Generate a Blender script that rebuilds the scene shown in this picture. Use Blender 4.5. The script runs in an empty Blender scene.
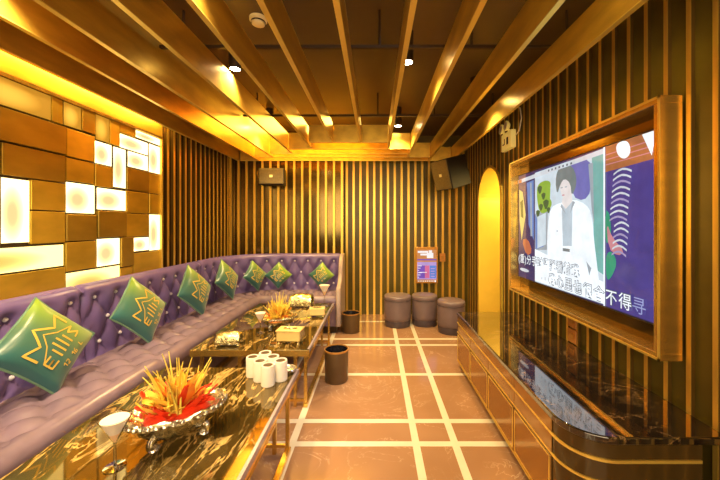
import bpy, bmesh, math, random
from mathutils import Vector, Matrix
random.seed(7)
PI = math.pi
sc = bpy.context.scene
COL = sc.collection

# ------------------------------------------------------------------ materials
def new_mat(name):
    m = bpy.data.materials.new(name); m.use_nodes = True
    nt = m.node_tree; nt.nodes.clear()
    out = nt.nodes.new('ShaderNodeOutputMaterial')
    b = nt.nodes.new('ShaderNodeBsdfPrincipled')
    nt.links.new(b.outputs[0], out.inputs[0])
    return m, nt, b

def N(nt, typ, **kw):
    n = nt.nodes.new(typ)
    for k, v in kw.items():
        if k in n.inputs: n.inputs[k].default_value = v
        else: setattr(n, k, v)
    return n

def ramp(nt, fac, stops):
    r = nt.nodes.new('ShaderNodeValToRGB')
    el = r.color_ramp.elements
    while len(el) < len(stops): el.new(0.5)
    for e, (p, c) in zip(el, stops):
        e.position = p; e.color = (c[0], c[1], c[2], 1)
    nt.links.new(fac, r.inputs[0])
    return r

def simple(name, col, metal=0.0, rough=0.5, var=0.15, scale=6.0, stretch=(1, 1, 1), bump=0.0,
           emit=None, estr=0.0, coat=0.0, spec=0.5, alpha=None, trans=0.0, ior=1.45, sheen=0.0):
    m, nt, b = new_mat(name)
    tc = N(nt, 'ShaderNodeTexCoord')
    mp = N(nt, 'ShaderNodeMapping'); mp.inputs['Scale'].default_value = stretch
    nt.links.new(tc.outputs['Object'], mp.inputs[0])
    nz = N(nt, 'ShaderNodeTexNoise', Scale=scale, Detail=4.0)
    nt.links.new(mp.outputs[0], nz.inputs['Vector'])
    lo = tuple(c * (1 - var) for c in col); hi = tuple(min(1.0, c * (1 + var)) for c in col)
    r = ramp(nt, nz.outputs['Fac'], [(0.3, lo), (0.7, hi)])
    nt.links.new(r.outputs[0], b.inputs['Base Color'])
    b.inputs['Metallic'].default_value = metal
    b.inputs['Roughness'].default_value = rough
    b.inputs['Specular IOR Level'].default_value = spec
    b.inputs['Coat Weight'].default_value = coat
    b.inputs['Coat Roughness'].default_value = 0.05
    b.inputs['Transmission Weight'].default_value = trans
    b.inputs['IOR'].default_value = ior
    b.inputs['Sheen Weight'].default_value = sheen
    if emit:
        b.inputs['Emission Color'].default_value = (*emit, 1)
        b.inputs['Emission Strength'].default_value = estr
    if bump:
        bp = N(nt, 'ShaderNodeBump', Strength=bump, Distance=0.01)
        nt.links.new(nz.outputs['Fac'], bp.inputs['Height'])
        nt.links.new(bp.outputs[0], b.inputs['Normal'])
    return m

def marble(name, base, base2, vein, scale, stretch, width, rough, rot=0.0, coat=0.0, distort=1.2, spec=0.5):
    m, nt, b = new_mat(name)
    tc = N(nt, 'ShaderNodeTexCoord')
    mp = N(nt, 'ShaderNodeMapping'); mp.inputs['Scale'].default_value = stretch
    mp.inputs['Rotation'].default_value = (0, 0, rot)
    nt.links.new(tc.outputs['Object'], mp.inputs[0])
    nz = N(nt, 'ShaderNodeTexNoise', Scale=scale, Detail=6.0, Distortion=distort, Roughness=0.62)
    nt.links.new(mp.outputs[0], nz.inputs['Vector'])
    sub = N(nt, 'ShaderNodeMath', operation='SUBTRACT'); sub.inputs[1].default_value = 0.5
    ab = N(nt, 'ShaderNodeMath', operation='ABSOLUTE')
    nt.links.new(nz.outputs['Fac'], sub.inputs[0]); nt.links.new(sub.outputs[0], ab.inputs[0])
    v = ramp(nt, ab.outputs[0], [(0.0, (1, 1, 1)), (width, (0, 0, 0))])
    nz2 = N(nt, 'ShaderNodeTexNoise', Scale=scale * 0.8, Detail=3.0)
    nt.links.new(tc.outputs['Object'], nz2.inputs['Vector'])
    g = ramp(nt, nz2.outputs['Fac'], [(0.35, base), (0.65, base2)])
    gate = ramp(nt, nz2.outputs['Fac'], [(0.42, (0.12, 0.12, 0.12)), (0.58, (1, 1, 1))])
    mul = N(nt, 'ShaderNodeMath', operation='MULTIPLY')
    nt.links.new(v.outputs[0], mul.inputs[0]); nt.links.new(gate.outputs[0], mul.inputs[1])
    mx = N(nt, 'ShaderNodeMix', data_type='RGBA')
    nt.links.new(mul.outputs[0], mx.inputs['Factor'])
    nt.links.new(g.outputs[0], mx.inputs[6]); mx.inputs[7].default_value = (*vein, 1)
    nt.links.new(mx.outputs[2], b.inputs['Base Color'])
    b.inputs['Roughness'].default_value = rough
    b.inputs['Coat Weight'].default_value = coat
    b.inputs['Coat Roughness'].default_value = 0.03
    b.inputs['Specular IOR Level'].default_value = spec
    return m

def light_panel_mat(name, centre, edge, s0, s1):
    """back-lit acrylic: brighter and whiter towards the lit edges"""
    m, nt, b = new_mat(name)
    tc = N(nt, 'ShaderNodeTexCoord')
    sep = N(nt, 'ShaderNodeSeparateXYZ'); nt.links.new(tc.outputs['Generated'], sep.inputs[0])
    def dist(o, c):
        s = N(nt, 'ShaderNodeMath', operation='SUBTRACT'); s.inputs[1].default_value = c
        a = N(nt, 'ShaderNodeMath', operation='ABSOLUTE')
        nt.links.new(o, s.inputs[0]); nt.links.new(s.outputs[0], a.inputs[0]); return a.outputs[0]
    def sq(o):
        q = N(nt, 'ShaderNodeMath', operation='MULTIPLY'); nt.links.new(o, q.inputs[0]); nt.links.new(o, q.inputs[1]); return q.outputs[0]
    mxm = N(nt, 'ShaderNodeMath', operation='ADD')
    nt.links.new(sq(dist(sep.outputs[1], 0.36)), mxm.inputs[0]); nt.links.new(sq(dist(sep.outputs[2], 0.45)), mxm.inputs[1])
    r = ramp(nt, mxm.outputs[0], [(0.0, centre), (0.22, edge)])
    rs = ramp(nt, mxm.outputs[0], [(0.02, (s0 / 8,) * 3), (0.26, (s1 / 8,) * 3)])
    k = N(nt, 'ShaderNodeMath', operation='MULTIPLY'); k.inputs[1].default_value = 8
    nt.links.new(rs.outputs[0], k.inputs[0])
    nt.links.new(r.outputs[0], b.inputs['Emission Color']); nt.links.new(k.outputs[0], b.inputs['Emission Strength'])
    b.inputs['Base Color'].default_value = (0.12, 0.08, 0.03, 1); b.inputs['Roughness'].default_value = 0.4
    return m

def glow(name, col, s=1.0, rough=0.08, spec=0.5):
    m, nt, b = new_mat(name)
    tc = N(nt, 'ShaderNodeTexCoord'); nz = N(nt, 'ShaderNodeTexNoise', Scale=9.0, Detail=3.0)
    nt.links.new(tc.outputs['Object'], nz.inputs['Vector'])
    r = ramp(nt, nz.outputs['Fac'], [(0.3, tuple(c * 0.8 for c in col)), (0.7, col)])
    nt.links.new(r.outputs[0], b.inputs['Emission Color'])
    b.inputs['Emission Strength'].default_value = s
    b.inputs['Base Color'].default_value = (0.01, 0.01, 0.012, 1)
    b.inputs['Roughness'].default_value = rough; b.inputs['Specular IOR Level'].default_value = spec
    return m

M = {}
M['brass'] = simple('brushed_brass', (0.86, 0.57, 0.14), 0.9, 0.26, 0.14, 5, (1, 6, 6))
M['brass_fin'] = simple('polished_brass_fin', (0.92, 0.54, 0.075), 0.70, 0.30, 0.20, 3, (3, 1, 4))
M['brass_edge'] = simple('bright_brass_edge', (1.0, 0.70, 0.15), 0.7, 0.32, 0.08)
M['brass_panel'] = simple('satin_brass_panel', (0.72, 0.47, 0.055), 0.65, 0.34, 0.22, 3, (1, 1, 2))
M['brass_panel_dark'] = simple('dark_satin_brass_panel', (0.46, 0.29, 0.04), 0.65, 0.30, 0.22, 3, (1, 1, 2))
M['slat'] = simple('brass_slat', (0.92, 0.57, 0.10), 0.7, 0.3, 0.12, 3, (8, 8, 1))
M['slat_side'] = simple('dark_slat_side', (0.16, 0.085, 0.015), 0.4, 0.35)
M['slat_gap'] = simple('tinted_mirror', (0.16, 0.105, 0.03), 0.85, 0.12, 0.2, 2)
M['olive'] = simple('olive_wall_panel', (0.125, 0.092, 0.014), 0.15, 0.32, 0.2, 5)
M['ceil'] = simple('dark_bronze_ceiling', (0.10, 0.062, 0.022), 0.25, 0.42, 0.2, 2)
M['dark'] = simple('dark_brown_metal', (0.05, 0.028, 0.012), 0.4, 0.4)
M['black'] = simple('black_plastic', (0.02, 0.018, 0.016), 0.0, 0.35)
M['floor'] = marble('brown_marble_floor', (0.285, 0.148, 0.072), (0.355, 0.190, 0.098), (0.56, 0.38, 0.24), 1.6, (1, 1.3, 1), 0.006, 0.13, 0.6, 0.0, 2.0)
M['cream'] = simple('cream_marble_strip', (0.66, 0.575, 0.42), 0, 0.14, 0.06)
M['table'] = marble('black_gold_marble', (0.040, 0.024, 0.005), (0.085, 0.052, 0.012), (0.86, 0.55, 0.18), 3.4, (2.8, 0.7, 1), 0.028, 0.045, -0.25, 0.0, 0.7, 0.5)
M['table'].node_tree.nodes['Principled BSDF'].inputs['IOR'].default_value = 2.3
M['table'].node_tree.nodes['Principled BSDF'].inputs['Specular Tint'].default_value = (1, .80, .40, 1)
M['edge_highlight'] = simple('painted_edge_highlight', (0.40, 0.34, 0.37), 0.3, 0.22, 0.06)  # bevel's reflected highlight, painted as a lilac strip
M['counter'] = marble('black_counter_stone', (0.012, 0.008, 0.006), (0.03, 0.018, 0.010), (0.3, 0.17, 0.07), 5, (1, 1, 1), 0.012, 0.04, 0, 0.8, 1.0, 0.8)
M['cab'] = simple('copper_lacquer', (0.40, 0.205, 0.05), 0.55, 0.15, 0.1, 2)
M['cab_dark'] = simple('dark_brown_lacquer', (0.085, 0.05, 0.014), 0.3, 0.12, 0.1, 2)
M['leather'] = simple('purple_grey_leather', (0.165, 0.11, 0.33), 0.0, 0.30, 0.12, 9, spec=0.6)
M['leather_seat'] = simple('purple_taupe_leather', (0.235, 0.165, 0.235), 0.0, 0.27, 0.12, 9, spec=0.6)
M['leather_pale'] = simple('pale_taupe_leather', (0.42, 0.31, 0.26), 0.0, 0.36, 0.1, 9, spec=0.6)
M['button'] = simple('crystal_button', (0.80, 0.76, 0.95), 0.1, 0.12, 0.1)
M['ott'] = simple('mauve_grey_leather', (0.165, 0.115, 0.125), 0.0, 0.32, 0.1, 8, spec=0.6)
M['ott_dark'] = simple('dark_mauve_leather', (0.07, 0.05, 0.06), 0.0, 0.4)
M['bin'] = simple('brown_bin_leather', (0.115, 0.066, 0.025), 0.1, 0.35)
M['bag'] = simple('black_bag', (0.012, 0.011, 0.014), 0.0, 0.25, 0.3, 30, bump=0.5)
M['silver'] = simple('ornate_silver', (0.86, 0.80, 0.70), 1.0, 0.16, 0.3, 42, bump=0.9)
M['giltsilver'] = simple('ornate_gilt', (0.92, 0.74, 0.36), 1.0, 0.24, 0.25, 40, bump=0.7)
M['creamgold'] = simple('cream_gilt_panel', (0.9, 0.66, 0.26), 0.25, 0.35, 0.1)
M['red'] = simple('red_orange_petal', (0.85, 0.055, 0.012), 0, 0.45, 0.25, 14)
M['orange'] = simple('orange_petal', (0.95, 0.27, 0.03), 0, 0.45, 0.2, 14)
M['yellow'] = simple('yellow_petal', (0.98, 0.68, 0.10), 0, 0.45, 0.15, 14)
M['stick'] = simple('yellow_green_stick', (0.85, 0.66, 0.12), 0, 0.5, 0.25, 20)
M['white_cup'] = simple('white_cup_leather', (0.86, 0.80, 0.70), 0, 0.4, 0.05)
M['cup_top'] = simple('dark_cup_inset', (0.09, 0.05, 0.02), 0.2, 0.4)
M['cocktail'] = simple('milky_cocktail', (0.95, 0.80, 0.66), 0, 0.3, 0.04, emit=(0.9, .66, .42), estr=0.22)  # faint emission painted in to brighten the drink
M['peach'] = simple('peach_cocktail', (0.95, 0.60, 0.34), 0, 0.3, 0.04, emit=(0.9, .5, .2), estr=0.25)  # same painted-in glow for the lower drink layer
M['spk'] = simple('speaker_grille', (0.18, 0.13, 0.05), 0.2, 0.5, 0.2, 60)
M['spkbox'] = simple('speaker_cabinet', (0.012, 0.009, 0.007), 0, 0.5)
M['ivory'] = simple('ivory_plastic', (0.95, 0.82, 0.40), 0, 0.4, 0.05)
M['ivory_glow'] = simple('glowing_ivory_plastic', (0.95, 0.80, 0.36), 0, 0.4, 0.05, emit=(.9, .62, .12), estr=0.22)  # faint emission brightens the plastic shell, which is no light source
M['white'] = simple('white_plastic', (0.85, 0.76, 0.58), 0, 0.4, 0.05)
M['copper_plate'] = simple('copper_switch_plate', (0.62, 0.27, 0.07), 0.5, 0.35, 0.1)
M['woodgold'] = simple('gold_wood_frame', (0.52, 0.24, 0.05), 0.35, 0.35, 0.15)
M['arch'] = simple('amber_reveal', (0.92, 0.62, 0.08), 0.1, 0.35, 0.05)
M['lamp'] = glow('lamp_lens', (1.0, 0.85, 0.6), 40.0)
M['lit'] = light_panel_mat('backlit_panel', (1.0, 0.66, 0.30), (1.0, 0.80, 0.38), 1.05, 3.3)
M['lit_amber'] = light_panel_mat('backlit_panel_amber', (1.0, 0.58, 0.12), (1.0, 0.76, 0.27), 1.0, 2.4)
M['painted_glow'] = light_panel_mat('painted_glow_panel', (1.0, 0.58, 0.07), (0.95, 0.42, 0.03), 1.0, 0.55)  # light falling on the brass top cells, painted as emission
# glass
m, nt, b = new_mat('clear_glass')
b.inputs['Base Color'].default_value = (1, 0.98, 0.94, 1); b.inputs['Transmission Weight'].default_value = 1.0
b.inputs['Roughness'].default_value = 0.02; b.inputs['IOR'].default_value = 1.3
M['glass'] = m
# cushion satin: lit side painted in as lime, fading to teal
m, nt, b = new_mat('satin_light_gradient')
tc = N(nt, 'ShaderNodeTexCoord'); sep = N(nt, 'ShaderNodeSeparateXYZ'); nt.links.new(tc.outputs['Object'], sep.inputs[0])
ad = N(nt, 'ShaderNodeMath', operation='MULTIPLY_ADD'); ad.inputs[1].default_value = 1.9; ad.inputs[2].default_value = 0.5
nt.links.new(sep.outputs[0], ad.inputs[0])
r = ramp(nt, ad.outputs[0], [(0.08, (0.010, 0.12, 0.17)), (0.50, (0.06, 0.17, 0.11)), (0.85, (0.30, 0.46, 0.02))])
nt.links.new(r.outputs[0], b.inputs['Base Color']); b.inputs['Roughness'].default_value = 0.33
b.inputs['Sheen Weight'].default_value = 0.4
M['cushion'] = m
M['piping'] = simple('teal_piping', (0.16, 0.30, 0.22), 0, 0.4, 0.2)
M['emblem'] = simple('gold_embroidery', (0.90, 0.62, 0.12), 0.2, 0.4, 0.1)

# ------------------------------------------------------------------ mesh builder
class MB:
    def __init__(s): s.v = []; s.f = []; s.m = []
    def add(s, vs, fs, mi=0):
        o = len(s.v); s.v += [tuple(v) for v in vs]
        s.f += [tuple(i + o for i in f) for f in fs]; s.m += [mi] * len(fs); return s
    def box(s, a, b, mi=0):
        x0, y0, z0 = a; x1, y1, z1 = b
        return s.add([(x0, y0, z0), (x1, y0, z0), (x1, y1, z0), (x0, y1, z0), (x0, y0, z1), (x1, y0, z1), (x1, y1, z1), (x0, y1, z1)],
                     [(0, 3, 2, 1), (4, 5, 6, 7), (0, 1, 5, 4), (1, 2, 6, 5), (2, 3, 7, 6), (3, 0, 4, 7)], mi)
    def cbox(s, c, d, mi=0):
        return s.box([c[i] - d[i] / 2 for i in range(3)], [c[i] + d[i] / 2 for i in range(3)], mi)
    def lathe(s, prof, n=32, c=(0, 0, 0), mi=0, sx=1, sy=1, cap0=True, cap1=True, fn=None):
        vs = []
        for j, (r, z) in enumerate(prof):
            for i in range(n):
                a = 2 * PI * i / n; rr = r * (fn(a, j) if fn else 1)
                vs.append((c[0] + rr * sx * math.cos(a), c[1] + rr * sy * math.sin(a), c[2] + z))
        fs = []
        for j in range(len(prof) - 1):
            for i in range(n):
                k = (i + 1) % n
                fs.append((j * n + i, j * n + k, (j + 1) * n + k, (j + 1) * n + i))
        if cap0: fs.append(tuple(reversed(range(n))))
        if cap1: fs.append(tuple((len(prof) - 1) * n + i for i in range(n)))
        return s.add(vs, fs, mi)
    def tube(s, pts, r, n=8, mi=0, closed=False):
        pts = [Vector(p) for p in pts]; m = len(pts); vs = []; up0 = None
        for i, p in enumerate(pts):
            t = (pts[(i + 1) % m] - pts[i - 1]) if closed else (pts[min(i + 1, m - 1)] - pts[max(i - 1, 0)])
            t.normalize()
            u = t.orthogonal() if up0 is None else (up0 - t * up0.dot(t))
            if u.length < 1e-6: u = t.orthogonal()
            u.normalize(); up0 = u; w = t.cross(u)
            rr = r[i] if isinstance(r, (list, tuple)) else r
            for k in range(n):
                a = 2 * PI * k / n; vs.append(p + u * (rr * math.cos(a)) + w * (rr * math.sin(a)))
        fs = []
        for i in range(m if closed else m - 1):
            j = (i + 1) % m
            for k in range(n):
                l = (k + 1) % n; fs.append((i * n + k, i * n + l, j * n + l, j * n + k))
        if not closed:
            fs.append(tuple(reversed(range(n)))); fs.append(tuple((m - 1) * n + k for k in range(n)))
        return s.add(vs, fs, mi)
    def prism(s, poly, z0, z1, mi=0, axis='z'):
        """poly is a CCW list of 2D points; axis says what the extrusion runs along"""
        n = len(poly)
        def P(a, b, h): return {'z': (a, b, h), 'x': (h, a, b), 'y': (a, h, b)}[axis]
        vs = [P(a, b, z0) for a, b in poly] + [P(a, b, z1) for a, b in poly]
        fs = [tuple(reversed(range(n))), tuple(range(n, 2 * n))] + [(i, (i + 1) % n, n + (i + 1) % n, n + i) for i in range(n)]
        return s.add(vs, fs, mi)
    def grid(s, rows, mi=0, closeu=False):
        nr, nc = len(rows), len(rows[0]); vs = [p for r in rows for p in r]; fs = []
        for i in range(nr - 1):
            for j in range(nc if closeu else nc - 1):
                k = (j + 1) % nc; fs.append((i * nc + j, i * nc + k, (i + 1) * nc + k, (i + 1) * nc + j))
        return s.add(vs, fs, mi)
    def ribbon(s, pts, h0, h1, t, mi=0):
        """a thin vertical band following plan points"""
        rows = [[(x, y, h0) for x, y in pts], [(x, y, h1) for x, y in pts]]
        return s.grid(rows, mi)
    def xf(s, mat):
        s.v = [tuple(mat @ Vector(v)) for v in s.v]; return s
    def mesh(s, name, mats, smooth=False, angle=40):
        me = bpy.data.meshes.new(name); me.from_pydata(s.v, [], s.f)
        for m in (mats if isinstance(mats, (list, tuple)) else [mats]): me.materials.append(m)
        me.polygons.foreach_set('material_index', s.m)
        bm = bmesh.new(); bm.from_mesh(me); bmesh.ops.recalc_face_normals(bm, faces=bm.faces[:]); bm.to_mesh(me); bm.free()
        if smooth:
            me.polygons.foreach_set('use_smooth', [True] * len(me.polygons)); me.set_sharp_from_angle(angle=math.radians(angle))
        me.update(); return me
    def build(s, name, mats, parent=None, smooth=False, world=False, bevel=0.0, seg=2, subsurf=0, angle=40, loc=None, label=None):
        if world and parent is not None:
            L = parent.location
            if parent.parent: L = L + parent.parent.location
            s.v = [(v[0] - L[0], v[1] - L[1], v[2] - L[2]) for v in s.v]
        o = bpy.data.objects.new(name, s.mesh(name, mats, smooth, angle)); COL.objects.link(o)
        if parent is not None: o.parent = parent
        if loc: o.location = loc
        if bevel:
            md = o.modifiers.new('b', 'BEVEL'); md.width = bevel; md.segments = seg; md.limit_method = 'ANGLE'; md.angle_limit = math.radians(50)
        if subsurf:
            md = o.modifiers.new('s', 'SUBSURF'); md.levels = md.render_levels = subsurf
        if label: o['label'] = label
        return o

def tag(o, label, cat, group=None):
    o['label'] = label; o['category'] = cat
    if group: o['group'] = group
    return o

def thing(name, label, cat, loc=(0, 0, 0), rz=0, group=None):
    o = bpy.data.objects.new(name, None); COL.objects.link(o); o.empty_display_size = 0.1
    o.location = loc; o.rotation_euler = (0, 0, rz)
    return tag(o, label, cat, group)

def struct(o): o['kind'] = 'structure'; return o

def dup(root, loc, rz=0, label=None, scale=1, group=None, rot=None):
    r = root.copy(); COL.objects.link(r); r.location = loc; r.rotation_euler = rot if rot else (0, 0, rz); r.scale = (scale,) * 3
    if label: r['label'] = label
    if group: r['group'] = group
    for ch in root.children:
        c = ch.copy(); COL.objects.link(c); c.parent = r
        for g in ch.children:
            d = g.copy(); COL.objects.link(d); d.parent = c
    return r

def arc(cx, cy, r, a0, a1, n):
    return [(cx + r * math.cos(a0 + (a1 - a0) * i / n), cy + r * math.sin(a0 + (a1 - a0) * i / n)) for i in range(n + 1)]

# ------------------------------------------------------------------ room shell
ZC = 2.80
XL, XR, YB, YBL, YF = -2.20, 1.462, 5.10, 4.85, -1.5
mb = MB(); mb.box((XL - .2, YF - .1, -.1), (2.7, YB + .2, 0.0), 0)
SW = 0.047
zst = 0.0012
for x in (-0.78, -0.53, 0.262, 0.512):
    mb.box((x - SW / 2, YF, 0), (x + SW / 2, YB, zst), 1)
for y in (0.30, 0.55, 1.30, 2.078, 2.32, 3.045, 3.79, 3.99, 4.715):
    xs = [XL, -0.78, -0.53, 0.262, 0.512, XR]
    for a, b2 in zip(xs[:-1], xs[1:]):
        mb.box((a + SW / 2, y - SW / 2, 0), (b2 - SW / 2, y + SW / 2, zst), 1)
struct(mb.build('floor', [M['floor'], M['cream']]))

mb = MB(); mb.box((XL - .2, YF - .1, ZC), (2.7, YB + .2, ZC + .1))
struct(mb.build('ceiling', M['ceil']))

SP = 0.107
# left wall with brass slats beyond the lit panel
mb = MB(); mb.box((XL - .15, YF - .1, 0), (XL, YB + .2, ZC), 0)
y = 3.30
while y < YBL - 0.02:
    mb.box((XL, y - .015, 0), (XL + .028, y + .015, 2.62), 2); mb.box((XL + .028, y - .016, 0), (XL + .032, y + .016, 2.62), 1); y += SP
struct(mb.build('wall_left', [M['slat_gap'], M['slat'], M['slat_side']]))
# back wall, nearer left section and deeper right section
mb = MB(); mb.box((XL, YBL, 0), (-0.475, YB + .2, ZC), 0)
x = -0.49
while x > XL + 0.03:
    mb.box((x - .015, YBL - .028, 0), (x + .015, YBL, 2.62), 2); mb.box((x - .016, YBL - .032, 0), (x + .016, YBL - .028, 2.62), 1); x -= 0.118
struct(mb.build('wall_back_left', [M['slat_gap'], M['slat'], M['slat_side']]))
mb = MB(); mb.box((-0.475, YB, 0), (XR + .2, YB + .2, ZC), 0)
x = -0.44
while x < XR - 0.01:
    mb.box((x - .017, YB - .034, 0), (x + .017, YB, 2.62), 1); x += SP
struct(mb.build('wall_back_right', [M['olive'], M['slat']]))
# right wall with an arched opening
AY0, AY1, ASP = 3.72, 4.50, 1.74
AR = (AY1 - AY0) / 2; AC = (AY0 + AY1) / 2
mb = MB()
T = 0.26
mb.box((XR, YF - .1, 0), (XR + T, AY0, ZC), 0); mb.box((XR, AY1, 0), (XR + T, YB + .2, ZC), 0)
ap = [(AC + AR * math.cos(PI - PI * i / 24), ASP + AR * math.sin(PI * i / 24)) for i in range(25)]
for (y0, z0), (y1, z1) in zip(ap[:-1], ap[1:]):
    mb.add([(XR, y0, z0), (XR, y1, z1), (XR, y1, ZC), (XR, y0, ZC), (XR + T, y0, z0), (XR + T, y1, z1), (XR + T, y1, ZC), (XR + T, y0, ZC)],
           [(0, 1, 2, 3), (7, 6, 5, 4), (0, 4, 5, 1), (3, 2, 6, 7)], 0)
y = 1.376 - 0.118 * 24
while y < YB - 0.02:
    z0 = 0.0
    if AY0 - .02 < y < AY1 + .02:
        dy = min(1, abs(y - AC) / AR); z0 = ASP + AR * math.sqrt(max(0, 1 - dy * dy)) + .02
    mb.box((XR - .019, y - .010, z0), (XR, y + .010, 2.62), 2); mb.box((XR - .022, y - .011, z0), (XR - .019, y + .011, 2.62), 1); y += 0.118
struct(mb.build('wall_right', [M['olive'], M['slat'], M['slat_side']]))
mb = MB(); mb.box((XL - .15, YF - .1, 0), (2.7, YF, ZC), 0)
struct(mb.build('wall_front', simple('front_wall_bronze', (0.42, 0.25, 0.08), 0.2, 0.5)))
# arch lining and the passage behind
mb = MB()
pts = [(AY1, 0.0)] + [(AC + AR * math.cos(PI * i / 24), ASP + AR * math.sin(PI * i / 24)) for i in range(25)] + [(AY0, 0.0)]
inn = [(AC + (y - AC) * 0.985, z - (0.012 if z > ASP else 0)) for y, z in pts]
for k in range(len(pts) - 1):
    (y0, z0), (y1, z1) = inn[k], inn[k + 1]
    mb.add([(XR - .03, y0, z0), (XR + T + .02, y0, z0), (XR + T + .02, y1, z1), (XR - .03, y1, z1)], [(0, 1, 2, 3)], 0)
    (oy0, oz0), (oy1, oz1) = [(AC + (y - AC) * 1.04, z + (0.02 if z > ASP else 0)) for y, z in (pts[k], pts[k + 1])]
    mb.add([(XR - .03, y0, z0), (XR - .03, y1, z1), (XR - .03, oy1, oz1), (XR - .03, oy0, oz0)], [(0, 1, 2, 3)], 1)
struct(mb.build('door_1', [M['arch'], M['slat']]))
mb = MB(); mb.box((2.35, 2.6, 0), (2.45, YB + .2, ZC)); mb.box((XR + T, 2.5, 0), (2.45, 2.6, ZC))
struct(mb.build('wall_passage', M['dark']))

# ------------------------------------------------------------------ ceiling fins
FZ0, FZ1 = 2.352, 2.55
ords = ['first', 'second', 'third', 'fourth', 'fifth', 'sixth', 'seventh', 'eighth', 'ninth', 'tenth', 'eleventh', 'twelfth']
fins = [(-2.02, 4.80), (-1.71, 4.78), (-1.43, 4.535), (-1.10, 4.28), (-0.785, 3.95), (-0.487, 3.66), (-0.165, 3.72), (0.165, 4.05), (0.46, 4.50), (0.79, 4.78), (1.14, 4.95)]
def fin_mesh(a, b):
    mb = MB(); mb.box(a, b, 0)
    e = 0.004
    if b[0] - a[0] < b[1] - a[1]: mb.box((a[0] - .003, a[1], a[2] - e), (b[0] + .003, b[1], a[2] + .002), 1)
    else: mb.box((a[0], a[1] - .003, a[2] - e), (b[0], b[1] + .003, a[2] + .002), 1)
    return mb
for i, (x, ye) in enumerate(fins):
    o = fin_mesh((x - .011, YF, FZ0), (x + .011, ye, FZ1 if x > -1.2 else ZC - .002)).build('ceiling_fin', [M['brass_fin'], M['brass_edge']])
    tag(o, f'long gold ceiling fin running down the room, {ords[i]} counted from the lit panel wall', 'ceiling fin', 'long ceiling fins'); o['kind'] = 'thing'
cross = [(3.74, -0.76, 0.15), (4.07, -1.08, 0.44), (4.34, -1.40, 0.44), (4.55, -1.68, 0.77), (4.81, -1.99, 1.12)]
for i, (y, x0, x1) in enumerate(cross):
    o = fin_mesh((x0, y - .011, FZ0), (x1, y + .011, FZ1)).build('ceiling_fin', [M['brass_fin'], M['brass_edge']])
    tag(o, f'gold ceiling fin running across the room end, {ords[4 - i]} counted from the back wall', 'ceiling fin', 'cross ceiling fins'); o['kind'] = 'thing'
for i, (y, w) in enumerate([(2.12, 'nearer'), (3.45, 'farther')]):
    t = thing('ceiling_rail', f'dark hanger rail above the gold fins, the {w} of two', 'ceiling rail', (0, y, FZ1), 0, 'ceiling hanger rails')
    MB().box((-1.40, -.012, 0.001), (1.40, .012, .02)).build('rail', M['dark'], t)
    for x in (-1.25, -0.62, 0.03, 0.63, 1.25):
        MB().lathe([(.008, .02), (.008, ZC - FZ1)], 8, (x, 0, 0)).build('hanger_rod', M['dark'], t)

# downlights
def make_lamp(loc, label):
    t = thing('ceiling_spotlight', label, 'spotlight', loc, 0, 'ceiling spotlights')
    MB().lathe([(.038, 0), (.044, 0), (.044, ZC - loc[2]), (.0, ZC - loc[2])], 24, cap0=False).build('housing', M['dark'], t, True)
    MB().lathe([(.0, .006), (.036, .006), (.038, .001)], 24, cap0=False, cap1=False).build('lens', M['lamp'], t)
    return t
spots = [(-1.06, 2.46, 'ceiling spotlight beside the fourth long fin, nearer one above the tables'), (0.235, 2.36, 'bright ceiling spotlight over the aisle, nearer of the two'),
         (0.275, 3.88, 'ceiling spotlight over the aisle nearer the back wall'), (-1.27, 3.92, 'ceiling spotlight above the sofa corner'),
         (-1.57, 1.35, 'ceiling spotlight above the near end of the sofa'), (-0.62, 1.30, 'ceiling spotlight above the near table'),
         (0.95, 1.35, 'added cool fill spotlight above the screen counter'), (0.95, 3.1, 'ceiling spotlight near the twin-head emergency lamp')]
def light(name, typ, loc, energy, col, rot=(0, 0, 0), **kw):
    l = bpy.data.lights.new(name, typ); l.energy = energy; l.color = col
    for k, v in kw.items(): setattr(l, k, v)
    o = bpy.data.objects.new(name, l); COL.objects.link(o); o.location = loc; o.rotation_euler = rot; return o
WARM = (1.0, 0.74, 0.38)
for x, y, lab in spots:
    make_lamp((x, y, 2.58), lab)
    cool_fill = x > .9 and y < 2  # added cool spot, stands in for the screen's glow on the sofa
    rot = Vector((x + 1.9, y - 2.6, 1.9)).to_track_quat('Z', 'Y').to_euler() if cool_fill else (0, 0, 0)
    light('spot_lamp', 'SPOT', (x, y, 2.565), 190 if cool_fill else (230 if x < -1.5 else 115), (.66, .72, 1.0) if cool_fill else WARM, rot, spot_size=math.radians(85 if cool_fill else 125), spot_blend=0.8, shadow_soft_size=0.035)

# smoke detector
t = thing('smoke_detector', 'small ivory smoke detector on the ceiling between fins', 'smoke detector', (-0.79 - .0, 2.2, ZC))
MB().lathe([(.058, 0), (.058, -.018), (.045, -.022), (.042, -.042), (.02, -.05), (.0, -.05)], 24, cap1=False).build('housing', M['ivory'], t, True)
MB().lathe([(.047, -.024), (.047, -.034)], 24, cap0=False, cap1=False).build('vent_ring', M['dark'], t)
MB().tube([(0, 0, -.0), (0, 0, -.001)], .001, 4)

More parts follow.
